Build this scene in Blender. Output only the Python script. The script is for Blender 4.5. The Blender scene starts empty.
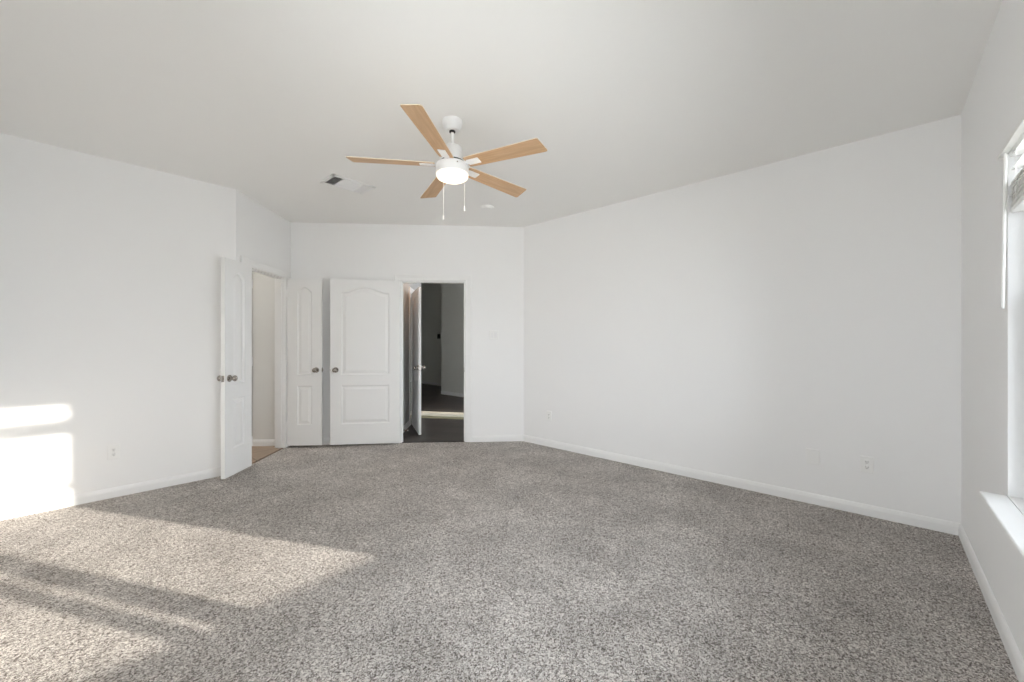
import bpy, bmesh, math, random
from mathutils import Vector, Matrix
random.seed(7)
R = math.radians
SC = bpy.context.scene
COL = SC.collection

# ------------------------------------------------------------------ camera, world, sun, exposure
HC = 1.251                      # eye height; +x runs along the window wall, +y towards the left wall
cam_d = bpy.data.cameras.new('camera')
cam_d.sensor_width = 36.0
cam_d.lens = 401.4 / 1024 * 36.0
cam_d.shift_y = 2.3 / 1024
cam_d.clip_start = 0.02
cam = bpy.data.objects.new('camera', cam_d)
cam.location = (0, 0, HC)
cam.rotation_euler = (R(90), 0, R(-47.56))
COL.objects.link(cam)
SC.camera = cam

SC.view_settings.view_transform = 'Standard'
SC.view_settings.look = 'None'
SC.view_settings.gamma = 1
SC.view_settings.use_curve_mapping = False
SC.view_settings.exposure = -0.20

world = bpy.data.worlds.new('world')
SC.world = world
world.use_nodes = True
bgn = world.node_tree.nodes['Background']
bgn.inputs['Color'].default_value = (0.87, 0.935, 1.0, 1)
bgn.inputs['Strength'].default_value = 8.8

sun_d = bpy.data.lights.new('sun', 'SUN')
sun_d.energy = 12.0
sun_d.color = (1.0, 0.93, 0.82)
sun_d.angle = R(0.8)
sun = bpy.data.objects.new('sun', sun_d)
sun.location = (6, -8, 5)
sun.rotation_euler = Vector((-0.513, 1.0, -0.248)).to_track_quat('-Z', 'Y').to_euler()
COL.objects.link(sun)

def portal(x0, x1, y, z0, z1):
    d = bpy.data.lights.new('window_portal', 'AREA')
    d.shape = 'RECTANGLE'; d.size = x1 - x0; d.size_y = z1 - z0
    d.cycles.is_portal = True
    o = bpy.data.objects.new('window_portal', d)
    o.location = ((x0 + x1) / 2, y, (z0 + z1) / 2)
    o.rotation_euler = (R(90), 0, 0)
    COL.objects.link(o)

SC.cycles.max_bounces = 16
SC.cycles.diffuse_bounces = 12
SC.cycles.transparent_max_bounces = 16
SC.cycles.sample_clamp_indirect = 6.0
SC.cycles.caustics_reflective = False
SC.cycles.caustics_refractive = False

# ------------------------------------------------------------------ plan (metres)
H = 2.74
TH = 0.115
YW = -0.395                     # window wall
YL = 4.59                       # left wall
XR = 3.898                      # long right wall
XB = -0.5                       # rear wall
C1 = Vector((XR, YW)); C2 = Vector((XR, 3.362))
C3 = Vector((1.807, 5.343)); C4 = Vector((1.064, YL))
B0 = Vector((XB, YL)); W0 = Vector((XB, YW))
DH = 2.045                      # door head height
WIN = (-0.28, 2.625, 0.61, 2.085)  # bedroom window opening x0,x1,z0,z1; unseen near end widened for daylight
HWIN = (7.52, 8.22, 0.5, 2.2)   # window of the room beyond the hall
HWIN2_FILL = (4.3, 6.0, 0.3, 3.0)  # unseen, added to brighten the hall
EWIN_FILL = (0.3, 5.0, 0.3, 3.2)  # unseen side window, likewise added as hall fill
REARW_FILL = (0.0, 1.5, 0.80, 2.10)   # unseen window added in the rear wall for fill daylight: y0,y1,z0,z1

# ------------------------------------------------------------------ materials
def mat(name, color=(0.8, 0.8, 0.8), rough=0.6, metal=0.0, bump=0.0, bscale=200.0, var=0.0, vscale=3.0, spec=0.3):
    m = bpy.data.materials.new(name); m.use_nodes = True
    nt = m.node_tree; b = nt.nodes['Principled BSDF']
    b.inputs['Base Color'].default_value = (*color, 1)
    b.inputs['Roughness'].default_value = rough
    b.inputs['Metallic'].default_value = metal
    b.inputs['Specular IOR Level'].default_value = spec
    tc = nt.nodes.new('ShaderNodeTexCoord')
    if var > 0:
        n = nt.nodes.new('ShaderNodeTexNoise'); n.inputs['Scale'].default_value = vscale
        n.inputs['Detail'].default_value = 4
        nt.links.new(tc.outputs['Object'], n.inputs['Vector'])
        mx = nt.nodes.new('ShaderNodeMix'); mx.data_type = 'RGBA'
        mx.inputs[6].default_value = (*[c * (1 - var) for c in color], 1)
        mx.inputs[7].default_value = (*[min(1, c * (1 + var)) for c in color], 1)
        nt.links.new(n.outputs['Fac'], mx.inputs[0])
        nt.links.new(mx.outputs[2], b.inputs['Base Color'])
    if bump > 0:
        n = nt.nodes.new('ShaderNodeTexNoise'); n.inputs['Scale'].default_value = bscale
        n.inputs['Detail'].default_value = 2
        nt.links.new(tc.outputs['Object'], n.inputs['Vector'])
        bp = nt.nodes.new('ShaderNodeBump'); bp.inputs['Strength'].default_value = bump
        bp.inputs['Distance'].default_value = 0.002
        nt.links.new(n.outputs['Fac'], bp.inputs['Height'])
        nt.links.new(bp.outputs['Normal'], b.inputs['Normal'])
    return m

M = {}
M['wall'] = mat('wall_paint', (0.86, 0.86, 0.86), 0.75, bump=0.06, bscale=90, var=0.006, vscale=1.5)
M['ceiling'] = mat('ceiling_paint', (0.87, 0.865, 0.85), 0.85, bump=0.12, bscale=60, var=0.006)
M['trim'] = mat('trim_paint', (0.85, 0.85, 0.845), 0.4, var=0.004)
M['door'] = mat('door_paint', (0.84, 0.84, 0.835), 0.45, bump=0.04, bscale=60, var=0.004)
M['hall_wall'] = mat('hall_paint', (0.80, 0.80, 0.76), 0.8, bump=0.06, bscale=90, var=0.01)
M['bath_wall'] = mat('bath_paint', (0.74, 0.74, 0.72), 0.7, bump=0.06, bscale=90, var=0.01)
M['white'] = mat('white_enamel', (0.83, 0.83, 0.83), 0.35, var=0.004)
M['plate'] = mat('white_plastic_plate', (0.86, 0.86, 0.85), 0.35, var=0.004)
M['dark'] = mat('dark_slot', (0.03, 0.03, 0.03), 0.7, var=0.05)
M['nickel'] = mat('satin_nickel', (0.36, 0.33, 0.30), 0.22, 1.0, var=0.04, vscale=40)
M['vinyl'] = mat('window_vinyl', (0.85, 0.86, 0.86), 0.4, var=0.005)
M['blind'] = mat('blind_slat', (0.84, 0.84, 0.82), 0.45, var=0.01, vscale=20)
M['rubber'] = mat('black_rubber', (0.02, 0.02, 0.02), 0.7, var=0.05)
M['ground'] = mat('pale_bounce_ground', (0.74, 0.73, 0.70), 0.95, bump=0.4, bscale=20, var=0.06, vscale=2)  # paleness chosen to throw daylight up through the windows
M['stucco'] = mat('outer_stucco', (0.6, 0.57, 0.52), 0.9, bump=0.3, bscale=60, var=0.04)

M['sun_band_grey'] = mat('grey_tan_sun_band', (0.62, 0.57, 0.48), 0.5, var=0.06, vscale=8)  # three band colours stand in for sunlight on the hall floor
M['sun_band_cream'] = mat('cream_sun_band', (0.84, 0.80, 0.68), 0.5, var=0.03, vscale=8)
M['sun_band_olive'] = mat('olive_sun_band', (0.34, 0.31, 0.20), 0.5, var=0.06, vscale=8)

def glass_mat():
    m = bpy.data.materials.new('window_glass'); m.use_nodes = True
    nt = m.node_tree; nt.nodes.clear()
    out = nt.nodes.new('ShaderNodeOutputMaterial')
    tr = nt.nodes.new('ShaderNodeBsdfTransparent'); tr.inputs[0].default_value = (0.97, 0.97, 0.97, 1)
    gl = nt.nodes.new('ShaderNodeBsdfGlossy'); gl.inputs['Roughness'].default_value = 0.02
    fr = nt.nodes.new('ShaderNodeFresnel'); fr.inputs['IOR'].default_value = 1.25
    mx = nt.nodes.new('ShaderNodeMixShader')
    nt.links.new(fr.outputs[0], mx.inputs[0]); nt.links.new(tr.outputs[0], mx.inputs[1])
    nt.links.new(gl.outputs[0], mx.inputs[2]); nt.links.new(mx.outputs[0], out.inputs[0])
    return m
M['glass'] = glass_mat()

def emit_mat(name, color, strength):
    m = bpy.data.materials.new(name); m.use_nodes = True
    nt = m.node_tree; b = nt.nodes['Principled BSDF']
    b.inputs['Base Color'].default_value = (0.9, 0.9, 0.88, 1)
    b.inputs['Emission Color'].default_value = (*color, 1)
    b.inputs['Emission Strength'].default_value = strength
    return m
M['lamp'] = emit_mat('fan_lamp_opal', (1.0, 0.86, 0.66), 1.1)
M['warm_lamp'] = emit_mat('hall_lamp_opal', (1.0, 0.5, 0.2), 45.0)
M['bath_lamp'] = emit_mat('bath_lamp_opal', (1.0, 0.96, 0.91), 120.0)

def carpet_mat():
    m = bpy.data.materials.new('frieze_carpet'); m.use_nodes = True
    nt = m.node_tree; L = nt.links.new; b = nt.nodes['Principled BSDF']
    b.inputs['Roughness'].default_value = 1.0
    b.inputs['Specular IOR Level'].default_value = 0.05
    tc = nt.nodes.new('ShaderNodeTexCoord')
    def noise(scale, detail, rough=0.5):
        n = nt.nodes.new('ShaderNodeTexNoise'); n.inputs['Scale'].default_value = scale
        n.inputs['Detail'].default_value = detail; n.inputs['Roughness'].default_value = rough
        L(tc.outputs['Object'], n.inputs['Vector']); return n
    # tufts
    warp = noise(60, 2)
    add = nt.nodes.new('ShaderNodeMixRGB'); add.blend_type = 'ADD'; add.inputs[0].default_value = 0.02
    L(tc.outputs['Object'], add.inputs[1]); L(warp.outputs['Color'], add.inputs[2])
    vor = nt.nodes.new('ShaderNodeTexVoronoi'); vor.inputs['Scale'].default_value = 200
    vor.inputs['Randomness'].default_value = 1.0
    L(add.outputs[0], vor.inputs['Vector'])
    sep = nt.nodes.new('ShaderNodeSeparateColor'); L(vor.outputs['Color'], sep.inputs[0])
    rmp = nt.nodes.new('ShaderNodeValToRGB'); cr = rmp.color_ramp
    cr.elements[0].position = 0.0; cr.elements[0].color = (0.10, 0.083, 0.072, 1)
    cr.elements[1].position = 1.0; cr.elements[1].color = (0.92, 0.88, 0.84, 1)
    for p, c in ((0.2, (0.31, 0.275, 0.25)), (0.5, (0.57, 0.525, 0.49)), (0.75, (0.78, 0.735, 0.695))):
        e = cr.elements.new(p); e.color = (*c, 1)
    fine = noise(420, 3, 0.6)
    mixv = nt.nodes.new('ShaderNodeMath'); mixv.operation = 'MULTIPLY_ADD'
    mixv.inputs[1].default_value = 1.2; mixv.inputs[2].default_value = -0.60
    L(fine.outputs['Fac'], mixv.inputs[0])
    addv = nt.nodes.new('ShaderNodeMath'); addv.operation = 'ADD'
    L(sep.outputs[0], addv.inputs[0]); L(mixv.outputs[0], addv.inputs[1])
    L(addv.outputs[0], rmp.inputs[0])
    # brushed pile: large soft patches
    big = noise(2.6, 4, 0.6)
    br = nt.nodes.new('ShaderNodeMapRange'); br.inputs[1].default_value = 0.35; br.inputs[2].default_value = 0.65
    br.inputs[3].default_value = 0.86; br.inputs[4].default_value = 1.12
    L(big.outputs['Fac'], br.inputs[0])
    mul = nt.nodes.new('ShaderNodeVectorMath'); mul.operation = 'SCALE'
    L(rmp.outputs[0], mul.inputs[0]); L(br.outputs[0], mul.inputs['Scale'])
    L(mul.outputs[0], b.inputs['Base Color'])
    inv = nt.nodes.new('ShaderNodeMath'); inv.operation = 'MULTIPLY_ADD'
    inv.inputs[1].default_value = -1.0; inv.inputs[2].default_value = 1.0
    L(vor.outputs['Distance'], inv.inputs[0])
    hadd = nt.nodes.new('ShaderNodeMath'); hadd.operation = 'MULTIPLY_ADD'; hadd.inputs[1].default_value = 0.6
    L(fine.outputs['Fac'], hadd.inputs[0]); L(inv.outputs[0], hadd.inputs[2])
    bp = nt.nodes.new('ShaderNodeBump'); bp.inputs['Strength'].default_value = 1.0
    bp.inputs['Distance'].default_value = 0.008
    L(hadd.outputs[0], bp.inputs['Height']); L(bp.outputs['Normal'], b.inputs['Normal'])
    return m
M['carpet'] = carpet_mat()

def plank_mat():
    m = bpy.data.materials.new('dark_plank_floor'); m.use_nodes = True
    nt = m.node_tree; L = nt.links.new; b = nt.nodes['Principled BSDF']
    b.inputs['Roughness'].default_value = 0.42
    tc = nt.nodes.new('ShaderNodeTexCoord')
    mp = nt.nodes.new('ShaderNodeMapping'); mp.inputs['Rotation'].default_value = (0, 0, R(62))
    L(tc.outputs['Object'], mp.inputs[0])
    br = nt.nodes.new('ShaderNodeTexBrick'); br.inputs['Scale'].default_value = 1.0
    br.inputs['Brick Width'].default_value = 1.2; br.inputs['Row Height'].default_value = 0.15
    br.inputs['Mortar Size'].default_value = 0.003
    br.inputs['Color1'].default_value = (0.036, 0.029, 0.026, 1); br.inputs['Color2'].default_value = (0.068, 0.056, 0.050, 1)
    br.inputs['Mortar'].default_value = (0.02, 0.017, 0.015, 1)
    L(mp.outputs[0], br.inputs[0])
    mp2 = nt.nodes.new('ShaderNodeMapping'); mp2.inputs['Scale'].default_value = (3, 45, 1)
    L(mp.outputs[0], mp2.inputs[0])
    n = nt.nodes.new('ShaderNodeTexNoise'); n.inputs['Scale'].default_value = 1.0; n.inputs['Detail'].default_value = 6
    L(mp2.outputs[0], n.inputs[0])
    mr = nt.nodes.new('ShaderNodeMapRange'); mr.inputs[3].default_value = 0.55; mr.inputs[4].default_value = 1.45
    L(n.outputs['Fac'], mr.inputs[0])
    mul = nt.nodes.new('ShaderNodeVectorMath'); mul.operation = 'SCALE'
    L(br.outputs[0], mul.inputs[0]); L(mr.outputs[0], mul.inputs['Scale']); L(mul.outputs[0], b.inputs['Base Color'])
    return m
M['plank'] = plank_mat()

def tile_mat():
    m = bpy.data.materials.new('beige_tile'); m.use_nodes = True
    nt = m.node_tree; L = nt.links.new; b = nt.nodes['Principled BSDF']
    b.inputs['Roughness'].default_value = 0.4
    tc = nt.nodes.new('ShaderNodeTexCoord')
    br = nt.nodes.new('ShaderNodeTexBrick'); br.inputs['Scale'].default_value = 1.0; br.offset = 0
    br.inputs['Brick Width'].default_value = 0.33; br.inputs['Row Height'].default_value = 0.33
    br.inputs['Mortar Size'].default_value = 0.006
    br.inputs['Color1'].default_value = (0.29, 0.21, 0.15, 1); br.inputs['Color2'].default_value = (0.33, 0.245, 0.175, 1)
    br.inputs['Mortar'].default_value = (0.14, 0.10, 0.07, 1)
    L(tc.outputs['Object'], br.inputs[0])
    n = nt.nodes.new('ShaderNodeTexNoise'); n.inputs['Scale'].default_value = 9; n.inputs['Detail'].default_value = 5
    L(tc.outputs['Object'], n.inputs[0])
    mr = nt.nodes.new('ShaderNodeMapRange'); mr.inputs[3].default_value = 0.8; mr.inputs[4].default_value = 1.2
    L(n.outputs['Fac'], mr.inputs[0])
    mul = nt.nodes.new('ShaderNodeVectorMath'); mul.operation = 'SCALE'
    L(br.outputs[0], mul.inputs[0]); L(mr.outputs[0], mul.inputs['Scale']); L(mul.outputs[0], b.inputs['Base Color'])
    return m
M['tile'] = tile_mat()

def blade_mat(name, c1, c2):
    m = bpy.data.materials.new(name); m.use_nodes = True
    nt = m.node_tree; L = nt.links.new; b = nt.nodes['Principled BSDF']
    b.inputs['Roughness'].default_value = 0.45
    tc = nt.nodes.new('ShaderNodeTexCoord')
    mp = nt.nodes.new('ShaderNodeMapping'); mp.inputs['Scale'].default_value = (2.5, 30, 4)
    L(tc.outputs['Object'], mp.inputs[0])
    n = nt.nodes.new('ShaderNodeTexNoise'); n.inputs['Scale'].default_value = 1.6; n.inputs['Detail'].default_value = 6
    n.inputs['Distortion'].default_value = 0.6
    L(mp.outputs[0], n.inputs[0])
    r = nt.nodes.new('ShaderNodeValToRGB')
    r.color_ramp.elements[0].position = 0.3; r.color_ramp.elements[0].color = (*c1, 1)
    r.color_ramp.elements[1].position = 0.7; r.color_ramp.elements[1].color = (*c2, 1)
    L(n.outputs['Fac'], r.inputs[0]); L(r.outputs[0], b.inputs['Base Color'])
    return m
M['blade'] = blade_mat('oak_blade', (0.50, 0.31, 0.17), (0.62, 0.41, 0.24))
M['blade_edge'] = mat('pale_blade_edge', (0.72, 0.62, 0.50), 0.5, var=0.03)

# ------------------------------------------------------------------ mesh helpers
class MB:
    def __init__(self): self.v = []; self.f = []; self.mi = []; self.sm = []
    def face(self, idx, mi=0, sm=False): self.f.append(tuple(idx)); self.mi.append(mi); self.sm.append(sm)
    def box(self, x0, x1, y0, y1, z0, z1, mtx=None, mi=0):
        n = len(self.v)
        for z in (z0, z1):
            for x, y in ((x0, y0), (x1, y0), (x1, y1), (x0, y1)):
                p = Vector((x, y, z)); self.v.append(mtx @ p if mtx else p)
        for q in ((0, 3, 2, 1), (4, 5, 6, 7), (0, 1, 5, 4), (1, 2, 6, 5), (2, 3, 7, 6), (3, 0, 4, 7)):
            self.face([n + i for i in q], mi)
        return self
    def bbox(self, x0, x1, y0, y1, z0, z1, r=0.003, mtx=None, mi=0):
        """box with chamfered edges"""
        bm = bmesh.new()
        vs = [bm.verts.new((x, y, z)) for z in (z0, z1) for x, y in ((x0, y0), (x1, y0), (x1, y1), (x0, y1))]
        for q in ((0, 3, 2, 1), (4, 5, 6, 7), (0, 1, 5, 4), (1, 2, 6, 5), (2, 3, 7, 6), (3, 0, 4, 7)):
            bm.faces.new([vs[i] for i in q])
        bmesh.ops.bevel(bm, geom=list(bm.edges), offset=r, segments=2, profile=0.5, affect='EDGES')
        return self.add_bm(bm, mtx, mi)
    def add_bm(self, bm, mtx=None, mi=0, sm=False):
        n = len(self.v); bm.verts.index_update()
        for v in bm.verts: self.v.append(mtx @ v.co if mtx else v.co.copy())
        for f in bm.faces: self.face([n + v.index for v in f.verts], mi, sm)
        bm.free(); return self
    def prism(self, pts, z0, z1, mi=0):
        n = len(self.v); k = len(pts)
        for z in (z0, z1):
            for p in pts: self.v.append(Vector((p[0], p[1], z)))
        self.face([n + i for i in range(k)][::-1], mi); self.face([n + k + i for i in range(k)], mi)
        for i in range(k):
            j = (i + 1) % k; self.face((n + i, n + j, n + k + j, n + k + i), mi)
        return self
    def lathe(self, prof, seg=32, mtx=None, mi=0, sm=True):
        n = len(self.v); k = len(prof)
        for s in range(seg):
            a = 2 * math.pi * s / seg
            for r, z in prof:
                p = Vector((r * math.cos(a), r * math.sin(a), z)); self.v.append(mtx @ p if mtx else p)
        for s in range(seg):
            t = (s + 1) % seg
            for i in range(k - 1):
                self.face((n + s * k + i, n + t * k + i, n + t * k + i + 1, n + s * k + i + 1), mi, sm)
        if prof[0][0] > 1e-6: self.face([n + s * k for s in range(seg)][::-1], mi)
        if prof[-1][0] > 1e-6: self.face([n + s * k + k - 1 for s in range(seg)], mi)
        return self
    def tube(self, pts, r, seg=10, mi=0):
        n = len(self.v); k = len(pts); pts = [Vector(p) for p in pts]
        for i, p in enumerate(pts):
            d = (pts[min(i + 1, k - 1)] - pts[max(i - 1, 0)]).normalized()
            q = d.to_track_quat('Z', 'Y').to_matrix()
            for s in range(seg):
                a = 2 * math.pi * s / seg
                self.v.append(p + q @ Vector((r * math.cos(a), r * math.sin(a), 0)))
        for i in range(k - 1):
            for s in range(seg):
                t = (s + 1) % seg
                self.face((n + i * seg + s, n + i * seg + t, n + (i + 1) * seg + t, n + (i + 1) * seg + s), mi, True)
        self.face([n + s for s in range(seg)][::-1], mi); self.face([n + (k - 1) * seg + s for s in range(seg)], mi)
        return self
    def build(self, name, mats, parent=None, fix=True):
        me = bpy.data.meshes.new(name)
        me.from_pydata([tuple(v) for v in self.v], [], self.f)
        for m in (mats if isinstance(mats, (list, tuple)) else [mats]): me.materials.append(m)
        for p, mi, sm in zip(me.polygons, self.mi, self.sm): p.material_index = mi; p.use_smooth = sm
        bm = bmesh.new(); bm.from_mesh(me)
        bmesh.ops.remove_doubles(bm, verts=bm.verts, dist=1e-6)
        if fix: bmesh.ops.recalc_face_normals(bm, faces=bm.faces)
        bm.to_mesh(me); bm.free()
        if any(self.sm): me.set_sharp_from_angle(angle=R(40))
        o = bpy.data.objects.new(name, me); COL.objects.link(o)
        if parent: o.parent = parent
        return o

def empty(name, loc=(0, 0, 0), rz=0.0):
    o = bpy.data.objects.new(name, None); COL.objects.link(o)
    o.empty_display_size = 0.1; o.location = loc; o.rotation_euler = (0, 0, rz); return o
def tag(o, label, cat, group=None, kind=None):
    o['label'] = label; o['category'] = cat
    if group: o['group'] = group
    if kind: o['kind'] = kind
    return o
def struct(o, label, cat): return tag(o, label, cat, kind='structure')

def copy_tree(o, parent=None):
    c = o.copy(); COL.objects.link(c)
    if parent: c.parent = parent
    for ch in list(o.children): copy_tree(ch, c)
    return c

def frame2(p, q):
    """matrix: local x along p->q, local y to the LEFT of p->q, z up, origin p"""
    d = (q - p).normalized()
    m = Matrix.Identity(4)
    m.col[0] = (d.x, d.y, 0, 0); m.col[1] = (-d.y, d.x, 0, 0); m.col[3] = (p.x, p.y, 0, 1)
    return m

def wall(name, p, q, m, label, out=-1, ext=(0, 0), openings=(), z1=None, th=TH, z0=-0.05):
    """room lies to the LEFT of p->q when out=-1; the wall body goes to the other side"""
    ln = (q - p).length; z1 = z1 if z1 is not None else H + 0.03
    us = sorted({-ext[0], ln + ext[1], *[u for o in openings for u in o[:2]]})
    zs = sorted({z0, z1, *[z for o in openings for z in o[2:4] if z > z0]})
    def solid(i, j):
        if not (0 <= i < len(us) - 1 and 0 <= j < len(zs) - 1): return False
        u = (us[i] + us[i + 1]) / 2; z = (zs[j] + zs[j + 1]) / 2
        return not any(o[0] < u < o[1] and o[2] < z < o[3] for o in openings)
    mt = frame2(p, q); b = MB(); y0, y1 = 0.0, out * th
    def quad(*pts):
        n = len(b.v)
        for pt in pts: b.v.append(mt @ Vector(pt))
        b.face(range(n, n + 4))
    for i in range(len(us) - 1):
        for j in range(len(zs) - 1):
            if not solid(i, j): continue
            a, c, e, f = us[i], us[i + 1], zs[j], zs[j + 1]
            quad((a, y0, e), (c, y0, e), (c, y0, f), (a, y0, f)); quad((a, y1, e), (a, y1, f), (c, y1, f), (c, y1, e))
            if not solid(i - 1, j): quad((a, y0, e), (a, y0, f), (a, y1, f), (a, y1, e))
            if not solid(i + 1, j): quad((c, y0, e), (c, y1, e), (c, y1, f), (c, y0, f))
            if not solid(i, j - 1): quad((a, y0, e), (a, y1, e), (c, y1, e), (c, y0, e))
            if not solid(i, j + 1): quad((a, y0, f), (c, y0, f), (c, y1, f), (a, y1, f))
    o = b.build(name, m)
    return struct(o, label, 'wall')

# ------------------------------------------------------------------ bedroom shell
room = [W0, C1, C2, C3, C4, B0]
fo = (C2 - C3).normalized()                       # along the front wall, from the inner corner
nf = Vector((-fo.y, fo.x))                        # out of the bedroom through the front wall
do = (C3 - C4).normalized()                       # along the short corner wall
nd = Vector((-do.y, do.x))                        # out of the bedroom through the corner wall
FL = (C2 - C3).length; DL = (C3 - C4).length
F_OP = (1.322, 2.142)                             # front doorway, measured from C3
D_OP = (0.13, 0.935)                              # double doorway, measured from C4

def offset_poly(pts, dd):
    n = len(pts); res = []
    for i in range(n):
        a, b, c = pts[i - 1], pts[i], pts[(i + 1) % n]
        d1 = (b - a).normalized(); d2 = (c - b).normalized()
        n1 = Vector((d1.y, -d1.x)); n2 = Vector((d2.y, -d2.x))
        k = (n1 + n2) / (1 + n1.dot(n2)); res.append(b + k * dd)
    return res

struct(MB().prism(offset_poly(room, 0.006), -0.05, 0.0).build('floor', M['carpet']),
       'speckled grey beige frieze carpet covering the bedroom floor', 'carpet')
struct(MB().prism(offset_poly(room, 0.10), H, H + 0.06).build('ceiling', M['ceiling']),
       'flat matte off white bedroom ceiling', 'ceiling')

wall('wall_window', W0, C1, M['wall'], 'white wall at the right edge with the window in it', ext=(TH, TH),
     openings=[(WIN[0] - XB, WIN[1] - XB, WIN[2], WIN[3])])
wall('wall_right', C1, C2, M['wall'], 'long blank white wall with a blank plate and outlets', ext=(TH, 0.05))
wall('wall_front', C2, C3, M['wall'], 'white wall holding the doorway to the dark hall', ext=(0.05, TH),
     openings=[(FL - F_OP[1], FL - F_OP[0], -1, DH)])
wall('wall_corner', C3, C4, M['wall'], 'short angled white wall holding the double doorway', ext=(TH, -0.0),
     openings=[(DL - D_OP[1], DL - D_OP[0], -1, DH)])
wall('wall_left', C4, B0, M['wall'], 'white wall on the left with the sun patch', ext=(-0.0, TH))
wall('wall_rear', B0, W0, M['wall'], 'white rear wall behind the viewer', ext=(TH, TH),
     openings=[(YL - REARW_FILL[1], YL - REARW_FILL[0], REARW_FILL[2], REARW_FILL[3])])

# baseboards -------------------------------------------------------
BB = [(0, 0), (0.014, 0), (0.014, 0.055), (0.011, 0.068), (0.007, 0.078), (0.004, 0.082), (0, 0.083)]
def baseboard(name, p, q, u0, u1, label, m=None, side=1):
    mt = frame2(p, q); b = MB(); n = len(BB)
    for u in (u0, u1):
        for t, z in BB: b.v.append(mt @ Vector((u, side * t, z - 0.004)))
    b.face(range(n)); b.face(range(n, 2 * n))
    for i in range(n):
        j = (i + 1) % n; b.face((i, j, n + j, n + i))
    return struct(b.build(name, m or M['trim']), label, 'baseboard')
CW = 0.07
baseboard('baseboard_window', W0, C1, 0, C1.x - XB, 'white baseboard under the window wall')
baseboard('baseboard_right', C1, C2, 0, 3.757, 'white baseboard along the long blank wall')
baseboard('baseboard_front_right', C2, C3, 0, FL - F_OP[1] - CW, 'white baseboard between hall doorway and long wall')
baseboard('baseboard_front_left', C2, C3, FL - F_OP[0] + CW, FL, 'white baseboard behind the open panelled doors')
baseboard('baseboard_corner', C3, C4, DL - D_OP[0] + CW, DL + 0.004, 'short white baseboard stub beside the double doorway')
baseboard('baseboard_left', C4, B0, -0.006, C4.x - XB, 'white baseboard under the sunlit left wall')
baseboard('baseboard_rear', B0, W0, 0, YL - YW, 'white baseboard along the rear wall')

# door casings with jamb linings -----------------------------------
CP = [(-0.006, 0), (-0.006, 0.009), (0.004, 0.013), (0.02, 0.012), (0.045, 0.016), (0.06, 0.018), (0.068, 0.016), (0.07, 0.0)]
def casing(name, p, q, u0, u1, zt, label, both=True, strike=None):
    """p->q has the bedroom on its left (local +y)"""
    mt = frame2(p, q); b = MB(); k = len(CP)
    def sweep(y0, s):
        n = len(b.v)
        for w, t in CP:
            for u, z in ((u0 - w, 0.0), (u0 - w, zt + w), (u1 + w, zt + w), (u1 + w, 0.0)):
                b.v.append(mt @ Vector((u, y0 + s * t, z)))
        for i in range(k):
            j = (i + 1) % k
            for c in range(3): b.face((n + i * 4 + c, n + i * 4 + c + 1, n + j * 4 + c + 1, n + j * 4 + c))
        b.face([n + i * 4 for i in range(k)]); b.face([n + i * 4 + 3 for i in range(k)])
    sweep(0.0, 1)
    if both: sweep(-TH, -1)
    jt = 0.016
    b.box(u0 - 0.002, u0 + jt, -TH - 0.002, 0.002, 0, zt, mt)
    b.box(u1 - jt, u1 + 0.002, -TH - 0.002, 0.002, 0, zt, mt)
    b.box(u0, u1, -TH - 0.002, 0.002, zt - jt, zt + 0.002, mt)
    # stop beads
    b.box(u0 + jt, u0 + jt + 0.01, -0.075, -0.040, 0, zt - jt, mt)
    b.box(u1 - jt - 0.01, u1 - jt, -0.075, -0.040, 0, zt - jt, mt)
    b.box(u0 + jt, u1 - jt, -0.075, -0.040, zt - jt - 0.01, zt - jt, mt)
    o = struct(b.build(name, M['trim']), label, 'door frame')
    if strike is not None:
        s = MB().box(u0 + jt - 0.001, u0 + jt + 0.0015, -0.034, 0.006, 0.885, 0.945, mt)
        s.build('strike_plate', M['nickel'], o)
    return o
casing('trim_1', C2, C3, FL - F_OP[1], FL - F_OP[0], DH, 'white door frame around the hall doorway', strike=1)
casing('trim_2', C3, C4, DL - D_OP[1], DL - D_OP[0], DH, 'white door frame around the double doorway')

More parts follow.
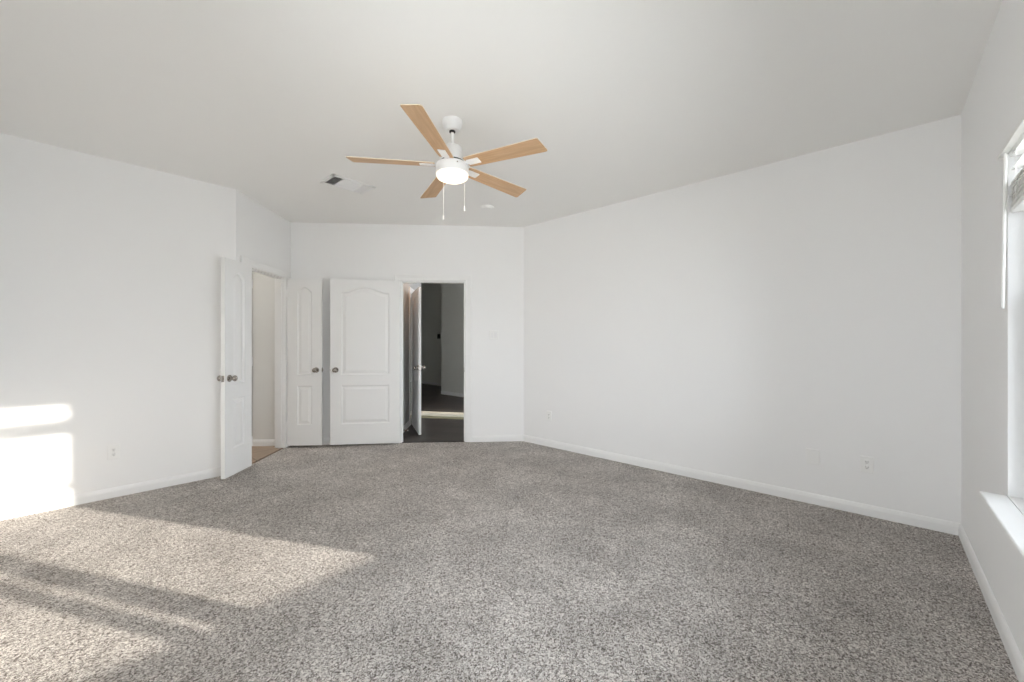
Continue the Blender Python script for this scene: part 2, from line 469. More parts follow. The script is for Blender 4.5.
# ------------------------------------------------------------------ doors
def bell(u): return (0.5 + 0.5 * math.cos(math.pi * u))
def panel_loop(x0, x1, z0, z1, arch, ins, nseg=28, p=1.0):
    """closed outline of a panel, arch = extra height in the middle of its top"""
    x0 += ins; x1 -= ins; z0 += ins; z1 -= ins
    pts = [(x0, z0), (x1, z0)]
    if arch <= 0: return pts + [(x1, z1), (x0, z1)]
    for i in range(nseg + 1):
        u = 1 - 2 * i / nseg
        pts.append(((x0 + x1) / 2 + u * (x1 - x0) / 2, z1 + arch * bell(u) ** p))
    return pts
PROFILE = [(0.0, 0.0), (0.005, 0.006), (0.013, 0.0115), (0.020, 0.012), (0.028, 0.010), (0.050, 0.003)]
def leaf_mesh(w, h, t, stile, arch, p=1.0):
    bm = bmesh.new()
    pan = [(stile, w - stile, 0.245, 0.715, 0.0), (stile, w - stile, 0.845, 1.845, arch)]
    rects = []
    for s, y in ((1, 0.0), (-1, t)):
        rc = [bm.verts.new((x, y, z)) for x, z in ((0, 0), (w, 0), (w, h), (0, h))]
        rects.append(rc)
        es = [bm.edges.new((rc[i], rc[(i + 1) % 4])) for i in range(4)]
        for (x0, x1, z0, z1, ar) in pan:
            prev = None
            for ins, dep in PROFILE:
                lp = [bm.verts.new((x, y + s * dep, z)) for x, z in panel_loop(x0, x1, z0, z1, ar, ins, p=p)]
                n = len(lp)
                if prev is None: es += [bm.edges.new((lp[i], lp[(i + 1) % n])) for i in range(n)]
                else:
                    for i in range(n):
                        j = (i + 1) % n; bm.faces.new((prev[i], prev[j], lp[j], lp[i]))
                prev = lp
            le = []
            for i in range(len(prev)):
                e = bm.edges.get((prev[i], prev[(i + 1) % len(prev)])); le.append(e)
            bmesh.ops.triangle_fill(bm, use_beauty=True, edges=le, normal=(0, -s, 0))
        bmesh.ops.triangle_fill(bm, use_beauty=True, edges=es, normal=(0, -s, 0))
    a, c = rects
    for i in range(4):
        j = (i + 1) % 4; bm.faces.new((a[i], a[j], c[j], c[i]))
    return bm
KNOB = [(0.0, 0.0), (0.033, 0.0), (0.033, 0.004), (0.029, 0.009), (0.014, 0.011), (0.0115, 0.016), (0.0115, 0.028),
        (0.017, 0.033), (0.025, 0.040), (0.0275, 0.049), (0.026, 0.057), (0.019, 0.064), (0.009, 0.067), (0.0, 0.0675)]
def door(name, hinge, rz, w, label, stile, arch, p=1.0, h=2.005, t=0.035, zb=0.024, knobs=(0, 1), hside=0, hy=0.0):
    """local x from hinge to free edge; faces at y=0 and y=t"""
    root = empty(name, (hinge[0], hinge[1], zb), rz)
    struct(root, label, 'door')
    MB().add_bm(leaf_mesh(w, h, t, stile, arch, p)).build('door_leaf', M['door'], root)
    for k in knobs:
        mt = Matrix.Translation((w - 0.062, t if k else 0.0, 0.905)) @ Matrix.Rotation(R(-90 if k else 90), 4, 'X')
        kb = MB().lathe(KNOB, 28, mt).build('door_knob', M['nickel'], root); kb['label'] = 'satin nickel door knob'
    lp = MB().bbox(w - 0.0005, w + 0.0015, t / 2 - 0.0125, t / 2 + 0.0125, 0.877, 0.933, 0.0006)
    lp.bbox(w, w + 0.009, t / 2 - 0.006, t / 2 + 0.006, 0.896, 0.914, 0.002)
    lp.build('latch', M['nickel'], root)['label'] = 'satin nickel latch'
    for z in (0.2, 1.0, 1.78):
        hb = MB().lathe([(0.0, 0), (0.0055, 0.0), (0.0055, 0.088), (0.0, 0.088)], 12, Matrix.Translation((-0.004, hy, z)))
        hb.box(-0.002, 0.0008, min(hy, t / 2), max(hy, t / 2), z, z + 0.088)
        hb.build('hinge', M['door'], root)
    return root

def on_front(u, n): v = C3 + fo * u + nf * n; return (v.x, v.y)
def on_diag(u, n): v = C4 + do * u + nd * n; return (v.x, v.y)
def door_by_points(name, pa, pb, w, label, **kw):
    a = Vector(pa); b_ = Vector(pb); d = (b_ - a)
    return door(name, pa, math.atan2(d.y, d.x), w, label, **kw)
# wide leaf folded back against the front wall; the face we see is local y=t or y=0 (local +y is left of hinge->free)
door_by_points('door_1', on_front(F_OP[0] + 0.006, -0.022), on_front(F_OP[0] - 0.80, -0.100), 0.812,
               'wide white panelled door folded back against the wall beside the hall doorway', stile=0.125, arch=0.065, hy=0.035)
# narrow leaf beyond: stands parallel to the front wall
door_by_points('door_2', on_diag(D_OP[1] - 0.004, -0.022), on_diag(D_OP[1] - 0.010, -0.44), 0.405,
               'narrow white door leaf standing between double doorway and wide panelled door', stile=0.115, arch=0.058, p=0.6, hy=0.0)
# narrow leaf nearer: swung round past the room corner
door_by_points('door_3', on_diag(D_OP[0] + 0.016, -0.028), on_diag(D_OP[0] - 0.38, -0.026), 0.405,
               'narrow white door leaf swung out past the left wall corner', stile=0.115, arch=0.058, p=0.6, hy=0.035)

# ------------------------------------------------------------------ bathroom behind the double doorway
bath = [Vector((XB, 4.705)), Vector((1.017, 4.705)), Vector((1.805, 5.508)), Vector((2.6, 4.755)), Vector((2.6, 7.6)), Vector((XB, 7.6))]
tf = MB().prism([(XB, 4.66), (1.0, 4.66), on_diag(0.0, 0.03), on_diag(DL, 0.03), (1.805, 5.47), (2.6, 4.72), (2.6, 7.6), (XB, 7.6)], -0.05, 0.001)
struct(tf.build('floor_bath', M['tile']), 'beige square floor tiles beyond the double doorway', 'floor')
struct(MB().prism(bath, H, H + 0.06).build('ceiling_bath', M['ceiling']), 'white ceiling over the bathroom', 'ceiling')
wall('wall_bath_far', Vector((2.6, 7.6)), Vector((XB, 7.6)), M['bath_wall'], 'far pale grey bathroom wall', ext=(TH, TH))
wall('wall_bath_left', Vector((XB, 7.6)), Vector((XB, 4.705)), M['bath_wall'], 'pale grey bathroom end wall', ext=(TH, 0))
wall('wall_bath_right', Vector((2.6, 4.77)), Vector((2.6, 7.6)), M['bath_wall'], 'pale grey bathroom wall behind the hall', ext=(0, TH))
sa = Vector(on_diag(1.03, 0.112)); sb = Vector(on_diag(1.03, 0.53))
wall('wall_bath_side', sa, sb, M['bath_wall'], 'short grey wall return seen through the double doorway', th=0.10)
baseboard('baseboard_bath', sa, sb, 0, 0.418, 'white baseboard on the short wall through the double doorway')
wall('wall_bath_return', sb + do * 0.0, sb + do * 1.4, M['bath_wall'], 'grey wall beyond the short return', th=0.0999)
# ceiling lamp of the bathroom
def ceiling_lamp(name, x, y, z, r, m, label):
    o = empty(name, (x, y, z)); tag(o, label, 'ceiling lamp')
    MB().lathe([(0, 0), (r, 0), (r, -0.02), (r * 0.96, -0.028), (0, -0.028)], 32).build('lamp_base', M['white'], o)
    MB().lathe([(r * 0.93, -0.028), (r * 0.9, -0.05), (r * 0.7, -0.075), (r * 0.35, -0.088), (0, -0.091)], 32).build('lamp_shade', m, o)
    return o
ceiling_lamp('ceiling_lamp', 1.0, 6.1, H, 0.16, M['bath_lamp'], 'round opal lamp on the bathroom ceiling')

# ------------------------------------------------------------------ hall and room beyond
HZ = 3.7
hallp = [on_front(-0.2, 0.06), (XR + 0.05, 3.36), (XR + 0.05, YW), (9.6, YW), (9.6, 11.6), (-2.0, 11.6), (-2.0, 7.72), (2.72, 7.72), (2.72, 4.6)]
hallp = [(2.72, 4.56), (XR + 0.05, 3.40), (XR + 0.05, YW), (9.6, YW), (9.6, 11.6), (-2.0, 11.6), (-2.0, 7.72), (2.72, 7.72)]
struct(MB().prism(hallp, -0.05, -0.003).build('floor_hall', M['plank']), 'dark grey brown wood plank floor of the hall', 'floor')
struct(MB().prism([(XB - 0.2, YW - 0.12), (9.8, YW - 0.12), (9.8, 11.8), (-2.2, 11.8), (-2.2, 7.6), (XB - 0.2, 7.6)], HZ, HZ + 0.1).build('ceiling_hall', M['ceiling']), 'high ceiling over the hall and far room', 'ceiling')
V2 = lambda x, y: Vector((x, y))
wall('wall_hall_outer', V2(XR + TH, YW), V2(9.6, YW), M['hall_wall'], 'outer wall of the far room', ext=(0, TH), z1=HZ,
     openings=[(HWIN[0] - XR - TH, HWIN[1] - XR - TH, HWIN[2], HWIN[3]),
               (HWIN2_FILL[0] - XR - TH, HWIN2_FILL[1] - XR - TH, HWIN2_FILL[2], HWIN2_FILL[3])])
wall('wall_hall_east', V2(9.6, YW), V2(9.6, 11.6), M['hall_wall'], 'side wall of the far room', ext=(TH, TH), z1=HZ,
     openings=[(EWIN_FILL[0] - YW, EWIN_FILL[1] - YW, EWIN_FILL[2], EWIN_FILL[3])])
wall('wall_hall_far', V2(9.6, 11.6), V2(-2.0, 11.6), M['hall_wall'], 'end wall of the far room', ext=(TH, TH), z1=HZ)
wall('wall_hall_west', V2(-2.0, 11.6), V2(-2.0, 7.7), M['hall_wall'], 'rear outer wall of the house', ext=(TH, 0), z1=HZ)
wall('wall_hall_back', V2(-2.0, 7.72), V2(2.72, 7.72), M['hall_wall'], 'wall between the bathroom and the far room', ext=(TH, 0), z1=HZ, th=0.1)
wall('wall_rear_outer', V2(XB - TH + 0.001, 7.7), V2(XB - TH + 0.001, YW - TH), M['stucco'], 'outer wall strip above the rear glazing', z1=HZ, th=0.05, z0=H)
# strip of outer wall above the bedroom window wall
struct(MB().box(XB - TH, XR + TH, YW - TH, YW, H + 0.03, HZ).build('wall_attic', M['stucco']), 'outer wall strip above the bedroom ceiling', 'wall')
# upper part of the walls that the far room shares with the bedroom
struct(MB().box(XR, XR + TH - 0.001, YW, 3.4, H + 0.03, HZ).build('wall_hall_upper', M['hall_wall']), 'upper wall over the bedroom side of the far room', 'wall')
# angled hall wall seen through the doorway
wa = V2(6.15, 6.3); wb = V2(6.15, 7.99)
wall('wall_hall_near', wa, wb, M['hall_wall'], 'plain grey hall wall filling the right part of the doorway view', z1=HZ, th=1.15)
baseboard('baseboard_hall_near', wa, wb, 0, 1.69, 'white baseboard on the grey hall wall')
wc = V2(7.2, 7.99); wd = V2(7.45, 11.6)
wall('wall_hall_deep', wc, wd, M['hall_wall'], 'farthest grey wall seen through the hall doorway', z1=HZ)
baseboard('baseboard_hall_deep', wc, wd, 0, 3.6, 'white baseboard on the farthest grey hall wall')
# left wall of the hall with the second doorway
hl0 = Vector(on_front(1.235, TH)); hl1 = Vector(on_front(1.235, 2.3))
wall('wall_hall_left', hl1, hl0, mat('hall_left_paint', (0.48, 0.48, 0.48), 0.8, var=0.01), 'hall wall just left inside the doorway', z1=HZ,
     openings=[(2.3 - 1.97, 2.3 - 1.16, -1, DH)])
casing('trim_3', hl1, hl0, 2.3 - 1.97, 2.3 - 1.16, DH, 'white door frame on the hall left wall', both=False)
baseboard('baseboard_hall_left', hl1, hl0, 2.3 - 1.16 + CW, 2.3 - TH, 'white baseboard left inside the hall doorway')
# closet behind that doorway
k0 = Vector(on_front(0.62, 0.9)); k1 = Vector(on_front(0.62, 2.2))
wall('wall_closet', k1, k0, M['bath_wall'], 'closet wall behind the hall door')
door_by_points('door_4', on_front(1.262, 1.155), on_front(1.512, 0.318), 0.80,
               'white door seen nearly edge on standing open inside the dark hall', stile=0.125, arch=0.065, zb=0.012, hy=0.035)
# door stop on the hall baseboard
ds = MB()
p0 = Vector((*on_front(1.250, 0.55), 0.045)); p1 = Vector((*on_front(1.315, 0.53), 0.045))
ds.tube([p0.lerp(p1, i / 8) for i in range(9)], 0.005, 10)
dso = tag(ds.build('door_stop', M['nickel']), 'small spring door stop on the hall baseboard', 'door stop')
MB().tube([p1, p1 + (p1 - p0) * 0.18], 0.009, 12).build('rubber_tip', M['plate'], dso)['label'] = 'white rubber tip'
# warm lamp on the hall ceiling drop
hx, hy_ = on_front(1.42, 0.72)
dr = MB().prism([on_front(1.236, TH), on_front(2.4, TH), on_front(2.4, 1.35), on_front(1.236, 1.35)], 2.52, 2.6)
struct(dr.build('ceiling_drop', M['ceiling']), 'lowered hall ceiling just inside the doorway', 'ceiling')
ceiling_lamp('ceiling_lamp', hx, hy_, 2.52, 0.07, M['warm_lamp'], 'small warm lamp high in the hall inside the doorway')
# hall floor sun streak put into the colours of pale boards
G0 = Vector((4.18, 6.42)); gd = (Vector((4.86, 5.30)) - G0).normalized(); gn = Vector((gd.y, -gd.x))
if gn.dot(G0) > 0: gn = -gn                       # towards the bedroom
tr = empty('floor_sun_band', (G0.x, G0.y, -0.003), math.atan2(gd.y, gd.x))
tag(tr, 'pale boards coloured as a sun streak across the dark hall floor', 'sun streak')
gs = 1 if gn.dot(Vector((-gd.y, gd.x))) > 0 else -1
for w0, w1, mm, zz in ((0.0, 0.15, 'sun_band_grey', 0.010), (0.19, 0.41, 'sun_band_cream', 0.014), (0.43, 0.58, 'sun_band_olive', 0.010)):
    MB().bbox(-0.35, 1.7, min(gs * w0, gs * w1), max(gs * w0, gs * w1), 0.0, zz, 0.003).build('sun_band_board', M[mm], tr)
# things on the far hall wall
def wall_at(p, q, px_u, n): d = (q - p).normalized(); return p + d * px_u + Vector((-d.y, d.x)) * n
th = wall_at(wc, wd, 1.62, 0.0)
ang = math.atan2((wd - wc).y, (wd - wc).x)
t_o = empty('thermostat', (th.x, th.y, 1.46), ang); tag(t_o, 'small dark wall thermostat on the farthest hall wall', 'thermostat')
MB().bbox(-0.07, 0.07, 0.0, 0.022, -0.07, 0.07, 0.006).build('thermostat_body', mat('grey_plastic', (0.10, 0.10, 0.10), 0.5, var=0.03), t_o)
MB().bbox(-0.045, 0.045, 0.02, 0.0245, -0.02, 0.045, 0.002).build('display', M['dark'], t_o)

# ------------------------------------------------------------------ bedroom window with sill, blind
x0, x1, z0, z1 = WIN
wn = empty('window_1', ((x0 + x1) / 2, YW, z0)); struct(wn, 'bright white framed window at the right edge', 'window')
cx = (x0 + x1) / 2
fy0, fy1 = -0.112, -0.062          # window unit sits to the outside of the opening
def wb_(b, a0, a1, yy0, yy1, c0, c1, r=0.003): b.bbox(a0 - cx, a1 - cx, yy0, yy1, c0 - z0, c1 - z0, r)
fb = MB(); F = 0.022
wb_(fb, x0, x1, fy0, fy1, z0, z0 + F); wb_(fb, x0, x1, fy0, fy1, z1 - F, z1)
wb_(fb, x0, x0 + F, fy0, fy1, z0, z1); wb_(fb, x1 - F, x1, fy0, fy1, z0, z1)
wb_(fb, 1.795, 1.905, fy0, fy1, z0, z1); wb_(fb, 1.665, 1.735, fy0, fy1, z0, z1); wb_(fb, 0.63, 0.74, fy0, fy1, z0, z1)
fb.build('window_frame', M['vinyl'], wn)
MR = 1.415
for a0, a1 in ((1.905, x1 - F), (0.74, 1.665), (x0 + F, 0.63)):
    for c0, c1, yo in ((z0 + F, MR + 0.02, 0.0), (MR - 0.02, z1 - F, -0.016)):
        s = MB(); e = 0.026; ya, yb = -0.088 + yo, -0.070 + yo
        wb_(s, a0, a1, ya, yb, c0, c0 + e); wb_(s, a0, a1, ya, yb, c1 - e - 0.01, c1)
        wb_(s, a0, a0 + e, ya, yb, c0, c1); wb_(s, a1 - e, a1, ya, yb, c0, c1)
        so = s.build('sash', M['vinyl'], wn)
        MB().box(a0 + e - cx, a1 - e - cx, (ya + yb) / 2 - 0.002, (ya + yb) / 2 + 0.002, c0 + e - z0, c1 - e - z0).build('pane', M['glass'], so)
MB().box(1.735 - cx, 1.795 - cx, -0.084, -0.080, F, z1 - z0 - F).build('pane', M['glass'], wn)
sl = MB().bbox(x0 - 0.0 - cx, x1 - cx, -0.064, 0.0, -0.012, 0.006, 0.002)
sl.bbox(x0 - 0.012 - cx, x1 + 0.012 - cx, 0.0, 0.078, -0.018, 0.006, 0.005)
sl.build('window_sill', M['trim'], wn)
portal(x0, x1, YW - 0.114, z0, z1)

# blind ------------------------------------------------------------
bl = empty('window_blind', (cx, YW, z1)); tag(bl, 'white horizontal slat blind pulled up at the top of the window', 'blind')
bx0, bx1 = x0 + 0.012, x1 - 0.012
def bb_(b, a0, a1, yy0, yy1, c0, c1, r=0.002): b.bbox(a0 - cx, a1 - cx, yy0, yy1, c0 - z1, c1 - z1, r)
b = MB(); bb_(b, bx0, bx1, -0.055, -0.005, 2.045, 2.08); b.build('headrail', M['blind'], bl)
b = MB(); bb_(b, x0 - 0.04, x1 + 0.035, 0.0, 0.023, 2.034, 2.048)
b.build('valance', M['blind'], bl)
def slat(zc, dy=0.0, tilt=0.0):
    s = MB(); n = 6; W = 0.048
    pts = [(-0.030 + dy + W * (i / n - 0.5), zc + 0.003 * (1 - (2 * i / n - 1) ** 2) + tilt * (i / n - 0.5)) for i in range(n + 1)]
    k = len(s.v)
    for u in (bx0, bx1):
        for y, z in pts: s.v.append(Vector((u - cx, y, z - z1)))
        for y, z in pts: s.v.append(Vector((u - cx, y, z + 0.0025 - z1)))
    m_ = n + 1
    for i in range(n):
        s.face((i, i + 1, 2 * m_ + i + 1, 2 * m_ + i), 0, True); s.face((m_ + i, 3 * m_ + i, 3 * m_ + i + 1, m_ + i + 1), 0, True)
        s.face((i, m_ + i, m_ + i + 1, i + 1)); s.face((2 * m_ + i, 2 * m_ + i + 1, 3 * m_ + i + 1, 3 * m_ + i))
    s.face((0, 2 * m_, 3 * m_, m_)); s.face((n, m_ + n, 3 * m_ + n, 2 * m_ + n))
    return s.build('slat', M['blind'], bl)
for zc in (2.02, 1.965): slat(zc, 0.0)
for i in range(21): slat(1.812 + i * 0.005, random.uniform(-0.003, 0.003), random.uniform(-0.003, 0.003))
b = MB(); bb_(b, bx0, bx1, -0.055, -0.005, 1.79, 1.806); b.build('bottom_rail', M['blind'], bl)
for u in (-0.1, 0.6, 1.3, 1.95, 2.5):
    MB().tube([(u - cx, -0.002, 2.05 - z1), (u - cx, -0.002, 1.80 - z1)], 0.0012, 6).build('ladder_cord', M['blind'], bl)
wd_ = MB().tube([(x1 - 0.03 - cx, 0.010, 2.036 - z1), (x1 - 0.03 - cx, 0.014, 1.7 - z1), (x1 - 0.03 - cx, 0.018, 1.395 - z1)], 0.0055, 8)
wd_.build('tilt_wand', M['blind'], bl)

# far room and rear windows; all but the narrow one added for fill
def plain_window(name, label, p, q, z0, z1, bars, side):
    """p->q with the room on the left"""
    mid = (p + q) / 2; ln = (q - p).length; d = q - p
    w = empty(name, (mid.x, mid.y, z0), math.atan2(d.y, d.x)); struct(w, label, 'window')
    b = MB(); h = z1 - z0; l = ln / 2
    for a0, a1, c0, c1 in [(-l, l, 0, 0.05), (-l, l, h - 0.05, h), (-l, -l + 0.05, 0, h), (l - 0.05, l, 0, h)] + [(u - 0.025, u + 0.025, 0, h) for u in bars]:
        b.bbox(a0, a1, -0.1, -0.06, c0, c1, 0.003)
    b.build('window_frame', M['vinyl'], w)
    ed = [-l + 0.05] + [v for u in bars for v in (u - 0.025, u + 0.025)] + [l - 0.05]
    for i in range(0, len(ed), 2):
        MB().box(ed[i], ed[i + 1], -0.082, -0.078, 0.05, h - 0.05).build('pane', M['glass'], w)
    pd = bpy.data.lights.new('window_portal', 'AREA'); pd.shape = 'RECTANGLE'; pd.size = ln; pd.size_y = h
    pd.cycles.is_portal = True
    po = bpy.data.objects.new('window_portal', pd); COL.objects.link(po)
    nrm = Vector((-d.y, d.x, 0)).normalized()
    po.location = (mid.x - nrm.x * 0.114, mid.y - nrm.y * 0.114, (z0 + z1) / 2)
    po.rotation_euler = nrm.to_track_quat('-Z', 'Y').to_euler()
    if abs(nrm.x) > 0.5: po.rotation_euler = (R(90), 0, R(-90) if nrm.x > 0 else R(90))
    else: po.rotation_euler = (R(90), 0, 0)
plain_window('window_2', 'narrow window in the outer wall of the far room', V2(HWIN[0], YW), V2(HWIN[1], YW), HWIN[2], HWIN[3], [0.07], 0)
plain_window('fill_window_3', 'wide unseen window added in the far room to brighten the hall', V2(HWIN2_FILL[0], YW), V2(HWIN2_FILL[1], YW), HWIN2_FILL[2], HWIN2_FILL[3], [0.0], 0)
plain_window('fill_window_4', 'broad unseen side window added in the far room as fill daylight', V2(9.6, EWIN_FILL[0]), V2(9.6, EWIN_FILL[1]), EWIN_FILL[2], EWIN_FILL[3], [-0.6, 0.6], 0)
plain_window('fill_window_5', 'unseen window added in the bedroom rear wall for fill daylight', V2(XB, REARW_FILL[1]), V2(XB, REARW_FILL[0]), REARW_FILL[2], REARW_FILL[3], [0.0], 0)

# unseen ground outside, made pale to bounce daylight up to the ceiling
struct(MB().box(-40, 45, -40, 40, -0.3, -0.12).build('ground', M['ground']), 'unseen ground outside the windows made pale to bounce daylight in', 'ground')

# ------------------------------------------------------------------ ceiling fan
fx, fy = 1.715, 2.11
fan = empty('ceiling_fan', (fx, fy, H)); tag(fan, 'white ceiling fan with five light oak blades and a round lamp', 'ceiling fan')
Z = lambda z: z - H
MB().lathe([(0, 0), (0.066, 0), (0.067, Z(2.728)), (0.060, Z(2.700)), (0.050, Z(2.678)), (0.046, Z(2.674)), (0.02, Z(2.672)), (0, Z(2.672))], 40).build('canopy', M['white'], fan)
MB().lathe([(0, Z(2.674)), (0.020, Z(2.674)), (0.020, Z(2.664)), (0, Z(2.664))], 24).build('ball_joint', M['dark'], fan)['label'] = 'dark ball joint under the canopy'
MB().lathe([(0, Z(2.66)), (0.011, Z(2.66)), (0.011, Z(2.55)), (0, Z(2.55))], 20).build('downrod', M['white'], fan)
MB().lathe([(0, Z(2.572)), (0.040, Z(2.572)), (0.056, Z(2.566)), (0.066, Z(2.554)), (0.072, Z(2.525)), (0.076, Z(2.49)), (0.080, Z(2.466)), (0, Z(2.466))], 40).build('motor_cover', M['white'], fan)
MB().lathe([(0, Z(2.466)), (0.080, Z(2.466)), (0.080, Z(2.446)), (0, Z(2.446))], 40).build('flywheel', M['dark'], fan)['label'] = 'dark gap ring where the blades join'
hs = MB().lathe([(0, Z(2.446)), (0.104, Z(2.446)), (0.109, Z(2.440)), (0.109, Z(2.386)), (0.106, Z(2.380)), (0, Z(2.380))], 48).build('lamp_housing', M['white'], fan)
for k in range(3):
    a = R(-112 + 120 * k)
    mt = Matrix.Rotation(a, 4, 'Z') @ Matrix.Translation((0.108, 0, Z(2.425))) @ Matrix.Rotation(R(90), 4, 'Y')
    MB().lathe([(0, 0), (0.005, 0), (0.004, 0.003), (0, 0.0035)], 12, mt).build('screw', M['nickel'], hs)
MB().lathe([(0.106, Z(2.380)), (0.106, Z(2.370)), (0.100, Z(2.358)), (0.080, Z(2.348)), (0.05, Z(2.343)), (0, Z(2.341))], 48).build('lamp_shade', M['lamp'], fan)
def make_blade():
    bm = bmesh.new()
    outline = [(0.115, -0.048), (0.15, -0.052), (0.645, -0.066), (0.652, -0.062), (0.668, 0.050), (0.664, 0.060), (0.655, 0.064), (0.15, 0.052), (0.115, 0.048)]
    t = 0.0055; b = MB(); n = len(outline)
    for z in (-t / 2, t / 2):
        for x, y in outline: b.v.append(Vector((x, y, z)))
    b.face(range(n), 0); b.face(range(n, 2 * n), 1)
    for i in range(n): b.face((i, (i + 1) % n, n + (i + 1) % n, n + i), 1)
    return b
def make_bracket():
    b = MB()
    b.bbox(0.125, 0.215, -0.026, 0.026, -0.0075, -0.0025, 0.002)
    b.bbox(0.06, 0.15, -0.016, 0.016, -0.007, -0.001, 0.002)
    return b
b0 = k0_ = None
for k in range(5):
    if k == 0:
        b0 = make_blade().build('blade', [M['blade'], M['blade_edge']], fan)
        b0['label'] = 'light oak blade'
        br = make_bracket().build('blade_bracket', M['white'], b0); br['label'] = 'white bracket plate'
        ob = b0
    else:
        ob = copy_tree(b0, fan)
    ob.location = (0, 0, Z(2.443)); ob.rotation_mode = 'XYZ'
    ob.rotation_euler = (R(-11), R((1.2, 1.5, 0, 0, -1.8)[k]), R(-28.0 - 47.56 + 72 * k))
def chain(px, py, ze, lab):
    pts = [(px, py, Z(2.392)), (px, py, Z(ze + 0.03))]
    c = MB().tube(pts, 0.0009, 6)
    n = int((2.392 - ze - 0.03) / 0.009)
    for i in range(n):
        c.lathe([(0, -0.0024), (0.0014, 0), (0, 0.0024)], 6, Matrix.Translation((px, py, Z(2.388 - i * 0.009))))
    o = c.build('pull_chain', M['white'], fan)
    MB().lathe([(0, 0.032), (0.003, 0.032), (0.0045, 0.026), (0.005, 0.004), (0.0035, 0), (0, 0)], 12, Matrix.Translation((px, py, Z(ze)))).build('chain_pull', M['white'], o)
rx = Vector((0.6749, -0.7379)); fw = Vector((0.7379, 0.6749))
pa = rx * -0.074 + fw * 0.083; pb = rx * 0.07 + fw * 0.087
chain(pa.x, pa.y, 2.105, ''); chain(pb.x, pb.y, 2.165, '')
fl = bpy.data.lights.new('fan_lamp_light', 'POINT'); fl.energy = 1.5; fl.color = (1, 0.80, 0.58); fl.shadow_soft_size = 0.07
flo = bpy.data.objects.new('lamp_light', fl); COL.objects.link(flo); flo.parent = fan; flo.location = (0, 0, Z(2.28))

# ------------------------------------------------------------------ ceiling register and detector
vx0, vx1, vy0, vy1 = 1.535, 1.945, 3.535, 3.80
vt = empty('ceiling_vent', ((vx0 + vx1) / 2, (vy0 + vy1) / 2, H)); tag(vt, 'white rectangular ceiling air vent with louvers beside the fan', 'vent')
w, d = (vx1 - vx0) / 2, (vy1 - vy0) / 2
MB().box(-w + 0.02, w - 0.02, -d + 0.02, d - 0.02, -0.0012, -0.0004).build('duct_opening', M['dark'], vt)['label'] = 'dark duct opening'
b = MB(); q = 0.034
b.bbox(-w, w, -d, -d + q, -0.009, 0, 0.003); b.bbox(-w, w, d - q, d, -0.009, 0, 0.003)
b.bbox(-w, -w + q, -d, d, -0.009, 0, 0.003); b.bbox(w - q, w, -d, d, -0.009, 0, 0.003)
e0, e1 = -w + 0.115, w - 0.115
b.box(e0 - 0.006, e0 + 0.006, -d + q, d - q, -0.010, -0.001); b.box(e1 - 0.006, e1 + 0.006, -d + q, d - q, -0.010, -0.001)
b.build('vent_frame', M['white'], vt)
def louver(cx_, cy_, length, along_x, ang):
    m_ = Matrix.Translation((cx_, cy_, -0.009)) @ (Matrix.Identity(4) if along_x else Matrix.Rotation(R(90), 4, 'Z')) @ Matrix.Rotation(ang, 4, 'X')
    return MB().box(-length / 2, length / 2, -0.0085, 0.0085, -0.0006, 0.0006, m_).build('louver', M['white'], vt)
for i in range(5): louver(-w + q + 0.008 + i * 0.0155, 0, 2 * (d - q), False, R(-52))
for i in range(5): louver(w - q - 0.008 - i * 0.0155, 0, 2 * (d - q), False, R(52))
for i in range(12): louver(0, -d + q + 0.010 + i * 0.0162, e1 - e0 - 0.012, True, R(-38))

sdp = fw * 4.385 + rx * (-0.27)
sd = empty('smoke_detector', (sdp.x, sdp.y, H)); tag(sd, 'low round white detector on the ceiling behind the fan', 'smoke detector')
MB().lathe([(0, 0), (0.07, 0), (0.07, -0.008), (0.066, -0.012), (0, -0.012)], 36).build('detector_base', M['plate'], sd)
MB().lathe([(0, -0.012), (0.055, -0.012), (0.05, -0.02), (0.03, -0.024), (0, -0.025)], 36).build('detector_cover', M['plate'], sd)

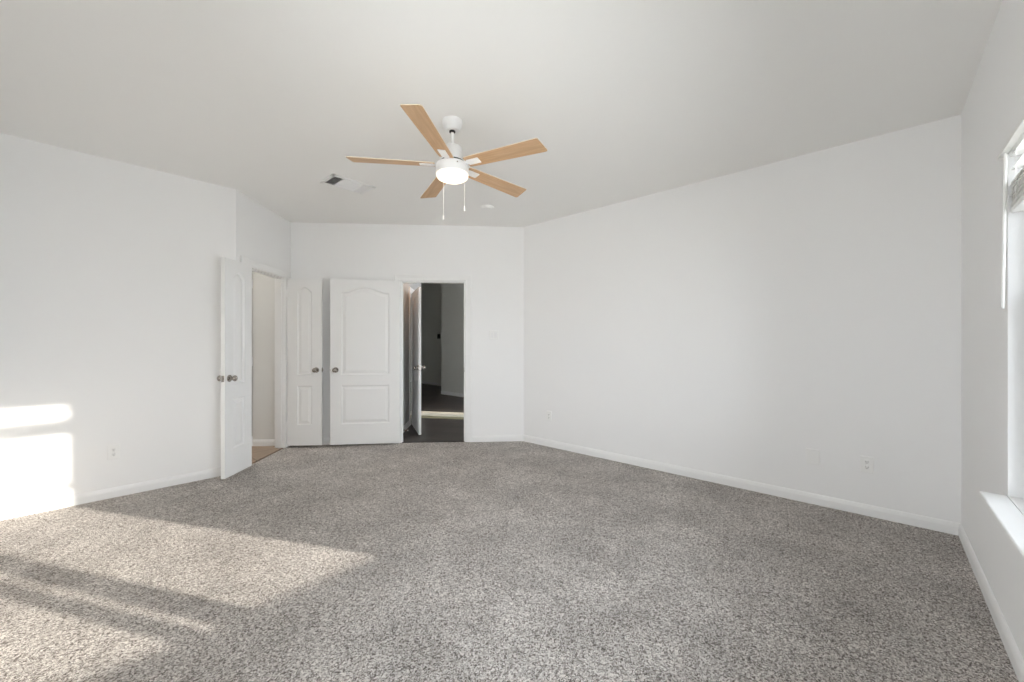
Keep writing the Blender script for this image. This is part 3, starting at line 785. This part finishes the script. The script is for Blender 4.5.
# ------------------------------------------------------------------ wall plates
def plate_root(name, p, q, u, z, label, cat, group=None):
    mt = frame2(p, q); loc = mt @ Vector((u, 0, z)); d = q - p
    o = empty(name, loc, math.atan2(d.y, d.x)); tag(o, label, cat, group); return o
def cover(o, w, h): return MB().bbox(-w / 2, w / 2, 0, 0.011, -h / 2, h / 2, 0.003).build('cover_plate', M['plate'], o)
def outlet(p, q, u, label):
    o = plate_root('wall_outlet', p, q, u, 0.37, label, 'outlet', 'wall outlets')
    cover(o, 0.074, 0.118)
    for s in (0.0195, -0.0195):
        r = MB().bbox(-0.017, 0.017, 0.004, 0.0125, s - 0.0135, s + 0.0135, 0.003).build('receptacle', M['plate'], o)
        k = MB().box(-0.0085, -0.0055, 0.0123, 0.0130, s - 0.002, s + 0.008); k.box(0.0055, 0.0085, 0.0123, 0.0130, s - 0.001, s + 0.007)
        k.lathe([(0, 0), (0.0032, 0), (0.0032, 0.0006), (0, 0.0006)], 12, Matrix.Translation((0, 0.0123, s - 0.0075)) @ Matrix.Rotation(R(-90), 4, 'X'))
        k.build('slot', M['dark'], r)
    MB().lathe([(0, 0), (0.003, 0), (0.002, 0.0015), (0, 0.0015)], 10, Matrix.Translation((0, 0.011, 0)) @ Matrix.Rotation(R(-90), 4, 'X')).build('screw', M['plate'], o)
    return o
outlet(C4, B0, C4.x - 0.222, 'white duplex outlet on the left wall near the sun patch')
outlet(C1, C2, 0.065 - YW, 'white duplex outlet on the long wall next to the blank plate')
outlet(C1, C2, 2.95 - YW, 'small white outlet at the far end of the long wall')
bp_ = plate_root('blank_plate', C1, C2, 0.381 - YW, 0.367, 'blank white cover plate low on the long wall', 'wall plate')
cover(bp_, 0.088, 0.118)
for s in (0.042, -0.042):
    MB().lathe([(0, 0), (0.003, 0), (0.002, 0.0015), (0, 0.0015)], 10, Matrix.Translation((0, 0.011, s)) @ Matrix.Rotation(R(-90), 4, 'X')).build('screw', M['plate'], bp_)
sw = plate_root('light_switch', C2, C3, FL - 2.50, 1.357, 'white double light switch beside the hall doorway', 'light switch')
cover(sw, 0.118, 0.118)
for s in (-0.023, 0.023):
    MB().bbox(s - 0.0165, s + 0.0165, 0.005, 0.0155, -0.033, 0.033, 0.002, Matrix.Rotation(R(3), 4, 'X')).build('rocker', M['white'], sw)
